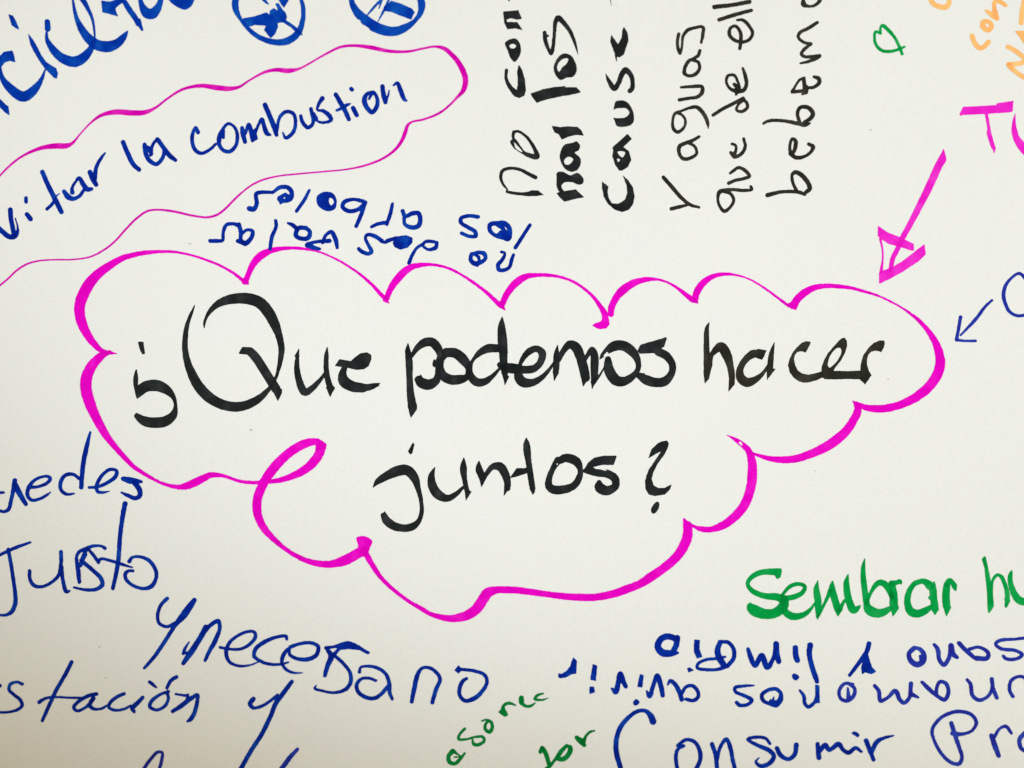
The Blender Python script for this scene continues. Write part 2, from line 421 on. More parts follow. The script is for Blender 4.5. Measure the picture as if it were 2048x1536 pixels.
# --- black vertical writing, top centre
mark('handwritten_word', 'bold black sideways word "con" at the top edge', 'black', 'C', [
 ('letter "n"', 'p 230,95 345,85 352,78 385,155 345,162 300,150 250,160; p 238,182 345,180 392,248 330,233 265,240; p 230,95 262,100 260,185 240,180'),
 ('letter "o"', 'q 325,315 360,342 376,400 365,460 325,508 292,475 265,410 247,350; h 282,374 310,360 335,370 330,392 298,398'),
 ('letter "c"', 's 258,575,26 255,640,26 285,710,36 330,760,46; p 357,528 385,570 408,650 418,740 404,785 365,803 325,792 300,765 325,748 342,735 350,700 350,640 345,590'),
 ('mark above', 's 270,-12,14 282,8,8'),
])
mark('handwritten_word', 'thin black sideways word "no" left of the bold sideways words', 'black', 'C', [
 ('letter "o"', 's 315,1085,24 350,1076,22 410,1110,22 460,1170,26 498,1240,34 508,1282,44 450,1275,38 380,1240,28 325,1200,28 300,1160,22 325,1148,18 365,1195,12 400,1240,8; s 318,1080,26 312,1120,24 330,1170,18 370,1220,12; h 324,1170 345,1192 390,1244 355,1234 328,1202'),
 ('letter "n"', 's @H 1110,225,34 1060,200,30 980,160,26 900,150,26 842,170,28 825,220,26 842,275,20 880,325,14; s @H 875,342,20 920,352,24 1000,360,26 1060,360,40; p @H 1040,345 1080,330 1130,332 1180,370 1120,378 1040,377'),
])
mark('handwritten_word', 'bold black sideways word "los" beside "cause"', 'black', 'C', [
 ('letter "s"', 's 570,268,32 577,330,34 600,400,28 625,440,28 640,380,28 650,280,28 660,180,36 680,148,46 730,192,38 780,260,32 818,350,24 845,450,5; s 585,300,24 600,292,14'),
 ('letter "o"', 'q 740,437 790,460 828,530 830,590 800,630 750,637 700,655 660,612 645,560 662,500 695,455; h 688,588 672,560 690,510 730,480 765,485 742,530 718,548 702,572'),
 ('letter "l"', 'p 453,767 560,730 660,712 700,710 745,703 735,715 830,715 868,757 820,770 700,792 600,812 505,842 480,810'),
])
mark('handwritten_word', 'bold black sideways word "nal" below "los"', 'black', 'C', [
 ('letter "l"', 'p 628,1030 700,1042 760,1035 840,1040 870,1065 893,1112 830,1105 760,1122 712,1145 685,1100 650,1085'),
 ('letter "a"', 'q 735,1185 800,1170 830,1158 860,1190 850,1230 818,1250 858,1290 868,1330 840,1390 795,1408 740,1385 705,1330 695,1280 710,1220; h 732,1335 738,1300 775,1285 805,1305 792,1330 770,1348 745,1348'),
 ('letter "n"', 'q @H 1288,185 1330,178 1400,207 1452,188 1500,230 1500,270 1470,285 1400,262 1345,268 1322,300 1345,345 1310,345 1285,300 1283,240; p @H 1280,352 1330,340 1440,322 1508,388 1430,402 1348,424 1310,390'),
])
mark('handwritten_word', 'bold black sideways word "cause" right of "los"', 'black', 'C', [
 ('letter "e"', 'p 1116,283 1132,308 1172,362 1200,310 1208,250 1219,218 1250,268 1258,330 1235,400 1222,445 1185,470 1155,466 1130,400 1107,340; s 1152,450,18 1162,510,3'),
 ('letter "s"', 's 1070,605,5 1098,665,32 1142,725,44 1175,680,40 1203,610,44 1235,575,48 1278,620,40 1292,680,34 1285,730,38 1268,745,38'),
 ('letter "u"', 'q 1148,838 1190,822 1240,834 1280,880 1303,960 1288,1015 1230,1038 1160,1028; p 1130,958 1180,970 1230,962 1240,1020 1160,1030; h 1152,893 1200,885 1245,893 1265,925 1235,958 1180,968 1130,960 1120,925'),
 ('letter "a"', 'p 1250,1095 1285,1138 1215,1205 1262,1240 1280,1310 1250,1370 1205,1397 1180,1398 1148,1350 1125,1280 1133,1230 1123,1210 1190,1150; h 1167,1245 1230,1247 1208,1290 1190,1280; h 1165,1300 1190,1308 1172,1328'),
 ('letter "c"', 'p @H 1655,258 1708,300 1700,345 1712,400 1738,438 1790,440 1845,405 1862,350 1856,290 1825,208 1870,248 1908,310 1922,380 1908,445 1875,490 1820,508 1760,490 1705,445 1668,380 1655,310'),
 ('mark at the top edge', 's 1108,-20,10 1115,45,4'),
])
mark('handwritten_word', 'thin black sideways letter "y" before "aguas"', 'brown', 'I', [
 ('letter "y"', 's 725,225,30 800,310,32 870,390,30 940,447,26 1015,470,20; s 790,482,30 860,465,28 940,447,14'),
])
mark('handwritten_word', 'thin black sideways word "aguas"', 'brown', 'D', [
 ('letter "s"', 's 235,278,26 224,350,24 235,420,24 246,438,24 262,380,18 270,300,24 310,247,28 370,228,26 432,222,26 432,290,28 420,350,20'),
 ('letter "a"', 's 408,415,26 395,455,28 355,480,22 318,500,30 288,550,28 282,600,30 320,622,26 380,602,30 405,560,26 395,510,26 345,492,24'),
 ('letter "u"', 's 255,715,20 340,710,26 425,712,30 425,760,32 385,795,28 320,805,26 240,818,28'),
 ('letter "g"', 's 478,1052,8 470,1000,28 430,920,32 380,878,30 320,885,24 250,912,20 205,930,24 185,1000,22 195,1060,26 230,1082,26 280,1040,22 290,990,20 262,942,20 215,925,20'),
 ('letter "a"', 's 402,1120,22 350,1150,26 285,1175,30 242,1200,32 240,1260,28 272,1300,30 330,1295,28 382,1258,24 365,1200,22 310,1170,22'),
])
mark('handwritten_word', 'thin black sideways word "que"', 'brown', 'D', [
 ('letter "e"', 's 767,1138,24 780,1200,26 750,1258,28 690,1285,28 662,1250,24; s 690,1265,34 705,1225,22 700,1190,22 672,1180,22'),
 ('letter "u"', 's @I 1272,190,22 1340,145,26 1390,165,28 1428,215,28 1380,235,26 1310,250,26 1260,272,30'),
 ('letter "q"', 's @I 1440,300,24 1448,322,24 1380,332,26 1290,325,26 1185,345,34 1170,400,22 1185,460,24 1225,502,28 1278,460,24 1300,410,26 1275,360,24 1220,345,18'),
])
mark('handwritten_word', 'thin black sideways word "de" above "que"', 'brown', 'D', [
 ('letter "e"', 's 760,560,20 780,620,30 790,690,30 765,740,32 700,745,34 650,720,22 625,670,22 640,620,24 690,618,24 720,670,20 735,720,20; s 690,690,26 722,722,44 705,775,20'),
 ('letter "d"', 's 517,943,26 600,890,28 690,845,28 765,800,20; s 745,812,20 790,840,24 798,880,26 750,915,26 708,900,20 722,860,20 775,815,20'),
])
mark('handwritten_word', 'thin black sideways word "ell" cut off by the top edge', 'brown', 'D', [
 ('letter "l"', 's 527,57,36 680,40,32 815,15,34'),
 ('letter "l"', 's 567,162,30 700,120,32 830,85,28'),
 ('letter "e"', 's 712,165,18 760,165,26 810,210,28 840,270,26 818,320,28 760,345,28 690,328,26 650,282,28 660,230,26 700,215,26 738,260,26 745,330,32 735,400,24'),
])
mark('handwritten_word', 'thin black sideways word "bebem", rightmost of the vertical lines', 'brown', 'D', [
 ('letter "o" cut by the top edge', 's 1255,5,30 1260,35,44 1290,50,26 1340,48,22 1385,15,30 1400,-30,30'),
 ('letter "m"', 's 1370,185,26 1300,230,28 1228,268,26 1215,305,26 1262,348,24 1320,358,22; s 1322,362,20 1280,390,26 1240,440,26 1265,463,26 1330,465,28 1392,457,26 1350,485,28 1290,505,24 1230,520,14'),
 ('letter "e"', 's 1345,630,24 1382,645,34 1385,680,32 1340,715,26 1290,720,20; s 1165,750,24 1200,690,18 1232,650,20 1265,635,16; p 1240,640 1272,630 1280,690 1305,720 1290,770 1240,782 1250,730 1250,690; s 1165,755,24 1250,745,30'),
 ('letter "b"', 's 930,1012,20 968,992,26 1060,987,26 1150,1000,28 1220,1015,32 1270,1022,36 1308,1010,16; s 1225,1000,28 1208,930,28 1230,882,30 1290,880,34 1335,930,34 1315,970,34 1260,1000,20'),
 ('letter "e"', 's 1300,1180,26 1335,1202,34 1322,1240,26 1270,1280,26 1200,1292,32 1145,1260,24; s 1148,1255,28 1146,1190,22 1165,1138,24 1190,1150,30 1190,1210,32 1168,1262,26'),
 ('letter "b"', 's @I 1578,370,36 1680,345,28 1770,340,28 1840,347,30 1882,365,24; s @I 1820,340,26 1785,270,24 1780,200,26 1808,182,34 1860,210,36 1905,265,36 1922,318,36 1880,355,26'),
])
# --- right side
mark('leaf_drawing', 'small green leaf-shaped loop near the top right', 'green', 'E', [
 ('', 's 580,345,22 530,325,26 518,400,26 540,470,30 600,520,32 690,525,30 780,500,26 825,480,20; s 577,340,26 580,280,24 600,262,34 660,310,36 720,380,28 765,465,30 800,552,28'),
])
mark('handwritten_word', 'pale orange handwriting in the top right corner', 'orange', 'a', [
 ('curved letter at the top edge', 's 130,-60,90 150,20,98 210,90,98 330,140,105 430,148,112 500,90,96 518,-60,90'),
 ('letter "n"', 's 1670,110,76 1600,60,84 1480,10,86 1440,60,80 1440,180,86 1465,280,100 1500,385,80; s 1275,220,60 1370,290,100 1470,375,80'),
 ('letter "o"', 's 1205,535,110 1210,455,96 1280,435,84 1365,480,92 1380,560,92 1310,620,96 1230,570,110'),
 ('letter "c"', 's 985,735,95 1020,840,95 1070,930,95 1150,985,95 1240,950,92 1320,862,95'),
 ('letter at the right edge', 's 2080,-60,120 2040,120,110 2005,300,104 1990,470,90'),
 ('pointed blot', 'p 1860,640 1900,628 2160,640 2160,1000 2040,895 1960,760'),
 ('letter "n"', 's 1722,960,92 1850,1030,90 2000,1140,92 2120,1230,90; s 1720,1312,70 1900,1310,100 2120,1250,90; s 1740,1330,110 1830,1430,92 1960,1530,90 2100,1620,90'),
], wobble=0.2)
mark('handwritten_word', 'magenta capital letters "TU" at the right edge', 'rose', 'E', [
 ('letter "T"', 'p 1425,1095 1600,1086 1765,1075 1770,1058 1940,1032 1930,1140 1905,1150 1650,1168 1415,1178 1400,1190 1386,1170; s 1660,1150,30 1690,1340,36 @J 1760,60,36 1795,180,34; p @J 1770,130 1818,185 1803,240'),
 ('letter "U"', 's 1958,1165,4 1947,1240,32 1945,1300,46 @J 1967,30,44 1985,105,55 2045,190,75 2120,250,80'),
])
mark('arrow', 'magenta arrow pointing down at the cloud from the letters "TU"', 'rose', 'J', [
 ('arrow shaft', 'p 1390,195 1410,265 1412,290 1375,350 1290,540 1160,780 1070,940 1028,925 1110,770 1230,520 1320,320 1370,230; s 1048,930,44 1010,1020,40 978,1080,40 960,1150,36 950,1200,20'),
 ('upper bar', 'p 850,825 930,880 1030,918 1145,975 1145,1030 1110,1025 1040,1000 940,975 880,935 850,910'),
 ('thin side line', 's 870,930,20 888,1020,14 890,1100,14 878,1200,28'),
 ('lower bar', 'p 1232,975 1243,1060 1180,1120 1050,1205 950,1260 862,1302 860,1210 900,1190 980,1160 1060,1110 1150,1040'),
], piece='arrow_piece')
mark('arrow', 'small violet blue arrow pointing left at the right edge', 'violet', 'K', [
 ('arrow shaft', 's 1785,207,18 1730,260,20 1650,365,26 1590,430,20 1528,493,14'),
 ('arrow head', 's 1528,345,26 1512,440,24 1495,528,26; s 1495,533,22 1580,540,18 1650,540,20'),
], piece='arrow_piece')
mark('handwritten_word', 'violet blue round letter cut by the right edge beside the small arrow', 'violet', 'J', [
 ('', 's 2080,1280,36 2040,1235,26 2005,1216,22 1960,1240,20 1900,1310,26 1880,1390,28 @K 1895,235,26 1930,300,24 1990,333,22 2090,325,22'),
])

# --- blue upside-down writing above the cloud
mark('handwritten_word', 'small blue upside-down word "arboles" above the cloud', 'blue', 'G', [
 ('letter "s"', 's 405,480,40 440,485,36 465,440,32 460,360,30 500,347,28 595,347,24'),
 ('letter "e"', 's 600,345,22 660,305,30 720,308,32 752,350,34 742,400,34 690,410,44 655,400,44; p 640,380 700,350 740,375 740,405 655,445; h 680,392 700,388 695,400'),
 ('letter "l"', 's 895,330,20 860,400,26 790,502,24'),
 ('letter "o"', 'q 1035,343 1085,355 1118,410 1105,480 1050,500 990,475 962,440 960,380 1000,350; h 1060,395 1085,400 1095,430 1075,455 1062,440'),
 ('letter "b"', 's 1335,420,30 1260,405,24 1185,425,32 1168,465,30 1215,500,32 1290,490,30 1340,450,30; s 1355,430,30 1320,530,30 1280,625,28'),
 ('letter "r"', 's 1577,440,20 1560,520,28 1530,610,24; s 1530,595,30 1460,605,26 1405,630,22'),
 ('letter "a"', 's 1660,500,30 1680,545,28 1740,520,34 1790,520,34 1805,570,34 1790,620,36 1740,635,34 1680,610,26 1672,560,26'),
], base=0.5)
mark('handwritten_word', 'small blue upside-down word "los" above the cloud', 'blue', 'H', [
 ('letter "s"', 's 640,548,28 560,540,28 500,560,28 500,595,28 560,635,28 615,670,32 620,705,28 560,705,26 505,682,26'),
 ('letter "o"', 's 810,600,34 740,610,34 735,655,30 780,700,28 850,710,50 885,720,50 895,640,36 850,600,40 800,600,30; s 800,620,20 840,640,30 860,680,20 820,665,10; s 800,695,20 825,680,30'),
 ('letter "l"', 's 1065,615,26 1010,700,26 945,800,28'),
])
mark('handwritten_word', 'small blue upside-down word "talar" touching the cloud outline', 'blue', 'G', [
 ('letter "r"', 's 85,745,30 130,745,30 185,740,24 190,680,24 215,615,26 270,605,26 310,615,34'),
 ('letter "a"', 's 320,610,30 335,680,32 335,735,28 370,765,38 420,720,32 430,665,28 385,655,22 340,690,22; s 310,745,30 370,770,34'),
 ('letter "l"', 's 620,580,24 625,625,26 590,710,28 575,810,26'),
 ('letter "a"', 's 720,600,16 760,615,30 800,655,28; s 870,640,30 810,640,34 785,700,32 825,725,32 885,720,36 900,670,30 865,638,28'),
 ('letter "t"', 's 1125,800,22 1110,730,34 1075,670,28 1030,700,24 1005,760,24; s 1060,745,34 960,752,24 880,770,26; s 880,780,40 930,800,34 980,810,22'),
])
mark('handwritten_word', 'small blue upside-down word "des" above the cloud', 'blue', 'G', [
 ('letter "s"', 's 1490,745,32 1430,705,30 1370,695,26 1355,720,24 1380,780,26 1405,835,30 1380,850,28 1330,835,30 1300,810,26'),
 ('letter "e"', 'p 1500,755 1530,730 1600,710 1690,700 1740,720 1738,760 1700,800 1640,815 1595,795 1580,765 1590,740 1520,768; s 1490,755,18 1520,760,14'),
 ('letter "d"', 's 1940,760,26 1930,800,30 1870,815,22 1825,780,18 1850,750,24 1920,752,24; s 1830,770,24 1780,800,22 1740,860,24 1712,925,28'),
])
mark('handwritten_word', 'small blue upside-down word "no" above the cloud', 'blue', 'H', [
 ('letter "o"', 's 640,870,20 590,850,26 580,900,32 610,930,36 660,920,34 700,890,26 690,850,34 630,840,24 590,855,24; s 600,920,30 632,945,24; s 645,880,24 648,905,20'),
 ('letter "n"', 's 830,835,20 858,845,18 845,890,26 805,940,32 810,980,30 850,985,28 895,960,26 915,900,26 930,860,22'),
])

# --- the big magenta cloud
mark('cloud_outline', 'large magenta cloud outline drawn round the central black question', 'magenta', 'L', [
 ('upper left lobe', 's 960,645,4 900,637,30 840,625,40 760,550,58 690,440,76 655,330,86 655,240,90 692,140,94 740,60,90 @F 800,1020,78 890,952,66 1000,888,50 1100,858,42 1220,838,34 1350,832,24 1450,838,20 1580,865,18 1700,905,20 1820,955,20 1930,1020,24 1990,1070,30; p @F 1985,1050 2020,1040 2040,1095 1990,1100 1975,1075'),
 ('lobe', 's @G 372,1082,46 400,1010,46 440,930,56 500,865,64 580,825,48 670,808,34 770,803,26 870,812,22 960,830,18 1060,868,16 1180,930,18 1300,1010,20 1400,1095,24 1480,1180,32 1520,1220,36; p @G 345,1060 400,1070 400,1105 352,1100; p @G 1490,1190 1545,1185 1540,1230 1555,1262 1500,1240'),
 ('lobe', 's @G 1530,1215,46 1555,1150,50 1600,1080,60 1660,1010,64 1730,960,52 @H 160,945,40 240,938,26 320,948,22 400,970,20 500,1020,20 600,1085,24 700,1160,28 780,1235,36 820,1270,44; p @H 795,1245 860,1225 853,1280 868,1318 830,1300 795,1280'),
 ('lobe with hook', 's @H 838,1262,50 870,1190,52 920,1120,58 980,1065,62 1040,1035,50 1120,1025,34 1200,1025,30 1300,1038,22 1400,1070,22 1500,1130,22 1580,1200,26 1640,1280,38 1675,1340,50 1685,1395,56; p @H 1575,1435 1600,1418 1640,1408 1655,1390 1712,1390 1716,1430 1690,1462 1640,1470 1610,1460'),
 ('lobe', 's @I 293,1335,50 300,1290,54 335,1215,56 390,1150,70 470,1095,60 560,1065,44 640,1058,30 710,1068,18 780,1095,18 850,1140,26 920,1195,40 965,1228,46; p @I 258,1335 315,1320 322,1352 300,1372 262,1352; p @I 935,1240 950,1200 1008,1225 1010,1262 965,1250'),
 ('lobe', 's @I 982,1225,50 1000,1160,58 1045,1095,56 1110,1045,44 1180,1022,34 1250,1017,26 1330,1027,16 1420,1055,14 1500,1098,16 1600,1165,18 1680,1225,20 1745,1275,24; p @I 1730,1275 1752,1250 1825,1265 1812,1310 1750,1290'),
 ('large right lobe', 's @K 155,250,62 190,200,62 250,145,62 330,105,50 420,90,40 520,93,34 620,105,28 720,130,24 850,170,18 970,225,15 1080,290,18 1160,350,28 1240,430,38 1310,530,54 1350,630,70 1362,720,80 1340,810,82 1290,890,80 1220,960,78 1130,1020,72 1030,1065,64 920,1092,64 820,1095,60 740,1082,46 695,1062,36 660,1045,22 640,1028,4; p @K 105,258 122,228 205,235 182,288 150,278'),
 ('lobe', 's @S 1700,55,44 1700,95,64 1665,170,66 1610,250,74 1530,325,80 1430,390,76 1320,440,68 1200,480,62 1080,490,56 980,480,42 900,458,28 840,436,22 800,415,20; p @S 1660,8 1735,70 1690,120'),
 ('lobe', 's @S 632,288,4 700,325,30 755,365,44 800,405,50 822,450,60 838,530,72 838,610,80 830,690,78 805,790,76 760,880,74 690,960,72 600,1025,66 500,1060,50 430,1058,46 370,1040,28 310,1000,14 280,970,4; h @S 725,348 740,340 758,372 742,368'),
 ('lower right lobe', 's @S 310,1030,74 308,1110,80 280,1190,80 230,1270,76 160,1340,74 80,1400,72 0,1455,76 @R 1560,1300,66 1440,1348,68 1330,1385,64 1200,1410,60 1080,1412,60 950,1405,55 820,1390,50 680,1370,52 560,1355,56 460,1350,58 380,1352,60 310,1375,84 270,1430,86 @W 424,230,84 352,282,78 290,301,72 220,312,60 130,300,46 40,272,36 @V 1600,225,36 1520,180,30 1430,115,30 1340,40,32 @Q 1270,1240,36 1210,1150,44 1160,1065,48 1140,1020,56; p @S 272,965 300,985 350,1030 270,1040'),
 ('looping lower left lobe', 'q @Q 1080,922 1130,910 1180,925 1207,955 1190,1000 1170,1050 1130,1080 1090,1050 1090,985; s @Q 1115,1035,80 1050,1075,82 980,1110,82 880,1138,62 780,1138,54 680,1115,44 580,1070,38 480,1005,36 400,935,46 330,860,58 280,770,66 262,680,72 270,590,74 305,500,76 350,420,78 420,330,80 500,250,74 590,185,74 680,145,68 745,135,50; p @Q 720,107 770,112 832,155 828,200 740,215 745,160'),
 ('lower left lobe', 's @Q 790,175,78 775,230,76 720,310,76 640,375,66 560,415,56 450,452,42 340,465,34 230,472,30 120,460,26 @P 1843,420,28 1780,410,38 1720,412,50 1660,440,60 1600,470,66 1540,495,62 1480,508,44 1400,500,30 1300,465,24 1200,410,30 1100,345,36 1020,265,42 940,175,48 870,85,60 820,0,70 @L 770,1130,80 730,1030,90 705,930,94 710,840,92 750,750,84 800,690,72 850,650,56 900,632,30'),
], piece='cloud_lobe', wobble=0.35)

# --- the central question
mark('punctuation_mark', 'black inverted question mark opening the central question', 'black', 'L', [
 ('dot', 'p 1130,550 1150,545 1176,548 1187,640 1180,650 1165,648 1145,610'),
 ('hook', 's 1117,780,14 1112,850,40 1112,900,38; p 1092,890 1132,902 1180,870 1215,950 1160,990 1122,1018 1108,975; s 1185,920,88 1215,908,92 1290,907,94 1370,945,72 1425,1010,36 1438,1080,32 1418,1150,66 1350,1200,86 1260,1210,86 1180,1195,78 1120,1155,44; p 1115,1125 1150,1150 1150,1215 1120,1195 1104,1165'),
])
mark('handwritten_word', 'large black word "Que" inside the cloud', 'black', 'M', [
 ('letter "Q"', 's 572,245,5 548,305,24 512,400,34 495,500,44 492,600,48 508,700,56 548,810,74 610,920,86 700,1010,86 800,1062,82 910,1080,80 1010,1060,74 1100,1010,60 1165,950,40 1215,885,28 1250,800,28 1272,700,42 1282,600,52 1262,500,60 1225,400,82 1170,300,92 1100,225,94 1000,193,92 880,197,82 780,228,62 710,282,42 665,350,24 650,400,20 650,435,5; s 990,622,58 1020,626,70 1074,680,74 1130,765,74 1190,860,74 1235,930,76; p 1195,920 1285,932 1288,965 1252,1035; p 930,642 962,588 1000,591 1035,610 1040,665 990,652 945,648'),
 ('letter "u"', 's 1424,605,6 1412,680,30 1408,760,46 1425,860,56 1450,930,64 1475,962,60 1530,930,52 1590,870,36 1632,815,26; p 1388,665 1422,606 1430,670 1400,680; s 1657,588,5 1650,660,36 1648,760,42 1660,850,48 1680,920,50; p 1645,920 1700,900 1722,925 1680,1000'),
 ('letter "e"', 'p 1718,745 1757,690 1850,705 1890,670 1930,642 1985,634 2018,655 2018,690 1995,745 1960,772 1900,778 1850,768 1800,755 1745,750; s 1805,745,36 1782,815,66 1795,870,90 1860,912,88 1950,925,74 @N 60,920,72 150,920,56 210,903,36 245,888,6; s @N 190,915,10 242,910,4'),
])
mark('handwritten_word', 'large black word "podemos" inside the cloud', 'black', 'N', [
 ('letter "p"', 's 475,558,4 474,620,44 485,720,58 488,850,52 497,980,62 512,1080,76; p 472,1050 552,1095 500,1172 485,1130; s 507,665,28 550,600,48 610,555,70 670,550,74 720,600,70 738,660,50 715,720,36 720,800,46 708,860,64 650,897,84 590,885,86 562,858,66; q 690,690 675,735 690,757 712,730; p 560,850 580,812 600,850'),
 ('letter "o"', 's 790,635,76 860,640,80 930,695,80 972,765,54 955,835,50 900,855,76 830,858,80 765,825,76 745,760,46 760,690,34 790,640,60'),
 ('letter "d"', 's 1205,600,66 1130,602,70 1060,640,50 1005,700,26 978,760,50 990,830,62 1040,878,70 1100,875,60 1160,835,40 1210,785,26 1235,755,20; s 1247,345,8 1242,420,56 1247,520,78 1255,620,72 1260,720,62 1268,800,56; p 1243,790 1305,830 1268,905; q 1215,715 1205,740 1220,760 1250,740; s 1270,755,70 1330,765,85 1380,770,76'),
 ('letter "e"', 's 1340,765,76 1430,780,58 1500,772,56 1560,715,56 1575,640,62 1530,605,54 1470,625,56 1420,680,42 1388,750,32 1378,820,70 1410,873,82 1480,885,66 1560,848,46 1620,790,32 1670,720,20; p 1385,740 1450,745 1520,735 1550,715 1560,760 1500,800 1390,805'),
 ('letter "m"', 's 1700,575,6 1692,650,44 1690,740,52 1685,800,48; p 1662,790 1712,800 1672,872; s 1712,695,36 1750,620,48 1800,570,66 1848,590,80 1890,680,76 1915,770,78 1930,840,74; p 1892,840 1967,830 1910,915; s @O 288,690,34 345,610,44 362,650,62 365,750,66 360,850,50 345,930,8; s @O 355,875,44 400,830,20 450,750,12'),
 ('letter "o"', 's @O 475,690,50 485,780,84 540,862,88 600,872,76 680,828,54 722,765,42 715,690,54 665,620,78 600,580,82 530,582,82 470,620,56 430,660,34 408,690,8; h @O 440,660 470,632 478,640 462,668 446,678'),
 ('letter "s"', 'p @O 718,625 735,580 750,568 850,540 948,510 957,520 935,590 903,602 870,640 735,645; s @O 890,630,70 955,665,66 1002,735,58 998,800,56 940,872,74 860,880,76 790,860,80 740,830,56; p @O 712,800 780,805 770,840 735,865 708,840'),
])
mark('handwritten_word', 'large black word "hacer" inside the cloud', 'brown', 'O', [
 ('letter "h"', 's 1303,390,4 1285,440,34 1282,560,44 1284,680,52 1288,790,56; p 1262,700 1300,660 1338,640 1328,740 1302,850 1268,890 1258,800; s 1310,680,24 1340,632,44 1400,588,74 1440,640,80 1475,740,58 1490,830,50 1492,890,40; p 1468,840 1515,870 1510,895 1462,957'),
 ('letter "a"', 's 1730,650,60 1670,645,66 1605,690,54 1558,770,54 1562,840,72 1610,880,76 1680,858,54 1740,810,32 1785,745,20; p 1700,605 1775,617 1737,695 1690,680; s 1838,553,5 1815,640,38 1805,730,48 1800,790,50; p 1775,770 1848,768 1778,860'),
 ('letter "c"', 'p @K 116,740 128,690 150,642 184,597 228,556 262,543 300,548 296,566 258,636 240,628 218,624 190,632 170,655 163,690 172,740 195,782 230,808 280,817 330,808 400,788 404,836 350,862 300,876 250,882 205,872 160,840 128,795'),
 ('letter "e"', 'p @K 390,800 392,755 405,710 440,645 490,585 535,535 558,518 578,514 596,540 597,585 582,635 548,700 505,755 484,785 520,786 600,788 710,784 712,855 600,852 500,856 415,852 395,835; h @K 540,597 552,615 547,650 520,700 480,742 455,758 442,742 446,700 465,655 495,615 520,598'),
 ('letter "r"', 'p @K 708,785 712,720 735,655 775,595 820,555 868,536 902,538 907,560 895,600 877,634 862,624 830,620 795,630 770,655 761,690 762,735 775,785 798,822 745,898 728,878 700,852'),
])
mark('handwritten_word', 'large black word "juntos" in the lower part of the cloud', 'black', 'Q', [
 ('letter "j"', 'p 1540,143 1552,160 1535,230 1518,243 1498,215; s 1212,512,5 1255,460,50 1330,415,70 1410,378,86 1490,370,84 1550,430,72 1582,520,46 1606,620,34 1610,720,36 1585,790,42 1535,832,62 1470,845,62 1390,830,68 1325,785,68 1295,740,40; p 1308,705 1340,750 1290,790 1280,740'),
 ('letter "u"', 's 1720,345,5 1692,420,52 1700,500,74 1750,572,78 1820,600,58 1890,568,42 1950,510,24; s 1957,270,8 1953,350,56 1963,450,40 1985,550,42; p 1965,540 2022,543 1972,622'),
 ('letter "n"', 's @R 237,297,8 238,360,56 262,420,60; p @R 225,385 312,410 258,510; s @R 295,405,36 350,342,50 410,342,72 450,400,68 470,465,56 470,520,50; p @R 445,470 500,495 480,530 440,585'),
 ('letter "t"', 'p @R 490,435 545,352 600,355 640,345 640,390 560,420; s @R 625,105,6 628,170,56 643,300,50 662,430,50 676,520,48; p @R 652,515 700,540 678,577'),
 ('letter "o"', 's @R 885,290,60 845,355,46 812,440,50 812,500,64 850,530,70 930,528,70 1010,500,60 1055,440,54 1068,370,44 1035,300,72 950,270,70 885,300,50; h @R 870,318 885,315 878,330'),
 ('letter "s"', 'p @R 1090,385 1130,310 1180,268 1250,253 1368,250 1340,328 1250,327 1170,345 1200,365; s @R 1110,375,40 1200,392,60 1290,400,66 1350,440,66 1355,500,60 1285,538,78 1225,510,80 1222,470,40; h @R 1180,347 1235,352 1292,376 1240,366; h @R 1235,448 1290,458 1325,480 1300,490'),
])
mark('punctuation_mark', 'black closing question mark after "juntos"', 'black', 'R', [
 ('hook', 'p 1735,133 1778,128 1792,150 1785,185 1755,245 1700,320 1665,390 1652,440 1668,495 1710,517 1760,513 1818,485 1800,530 1760,570 1680,583 1630,570 1603,530 1597,460 1625,370 1680,290 1730,215 1680,240 1625,273 1650,200 1700,152'),
 ('dot', 'q 1700,628 1716,645 1705,690 1680,722 1660,725 1647,700 1665,655'),
])

# --- left side and bottom left
mark('handwritten_word', 'dark blue word "puedes" cut by the left edge', 'blue', 'P', [
 ('end of the letter "p"', 's -40,556,24 30,553,18'),
 ('letter "u"', 's -30,690,20 30,710,22 70,690,28 95,600,28 115,500,34 122,455,36; s 122,480,40 160,560,42 212,648,30'),
 ('letter "e"', 's 235,510,32 300,507,22 380,480,24 412,440,28 385,420,22 300,442,22 245,495,28 225,570,30 260,615,24 330,603,22 390,570,18 415,550,5'),
 ('letter "d"', 's 740,60,16 710,180,34 685,300,36 672,420,34 666,510,34; s 650,440,22 600,405,24 540,410,28 500,460,30 500,530,26 545,567,24 605,562,14'),
 ('letter "e"', 's 730,512,20 800,507,22 880,472,26 948,420,30 955,375,24 900,365,24 835,415,24 792,500,28 800,545,24 840,553,20 895,543,7'),
 ('letter "s"', 's 1010,440,34 1060,453,50 1120,462,40 1160,465,20; s 1100,470,40 1143,530,40 1145,578,34 1110,600,32 1050,578,28 995,553,12'),
])
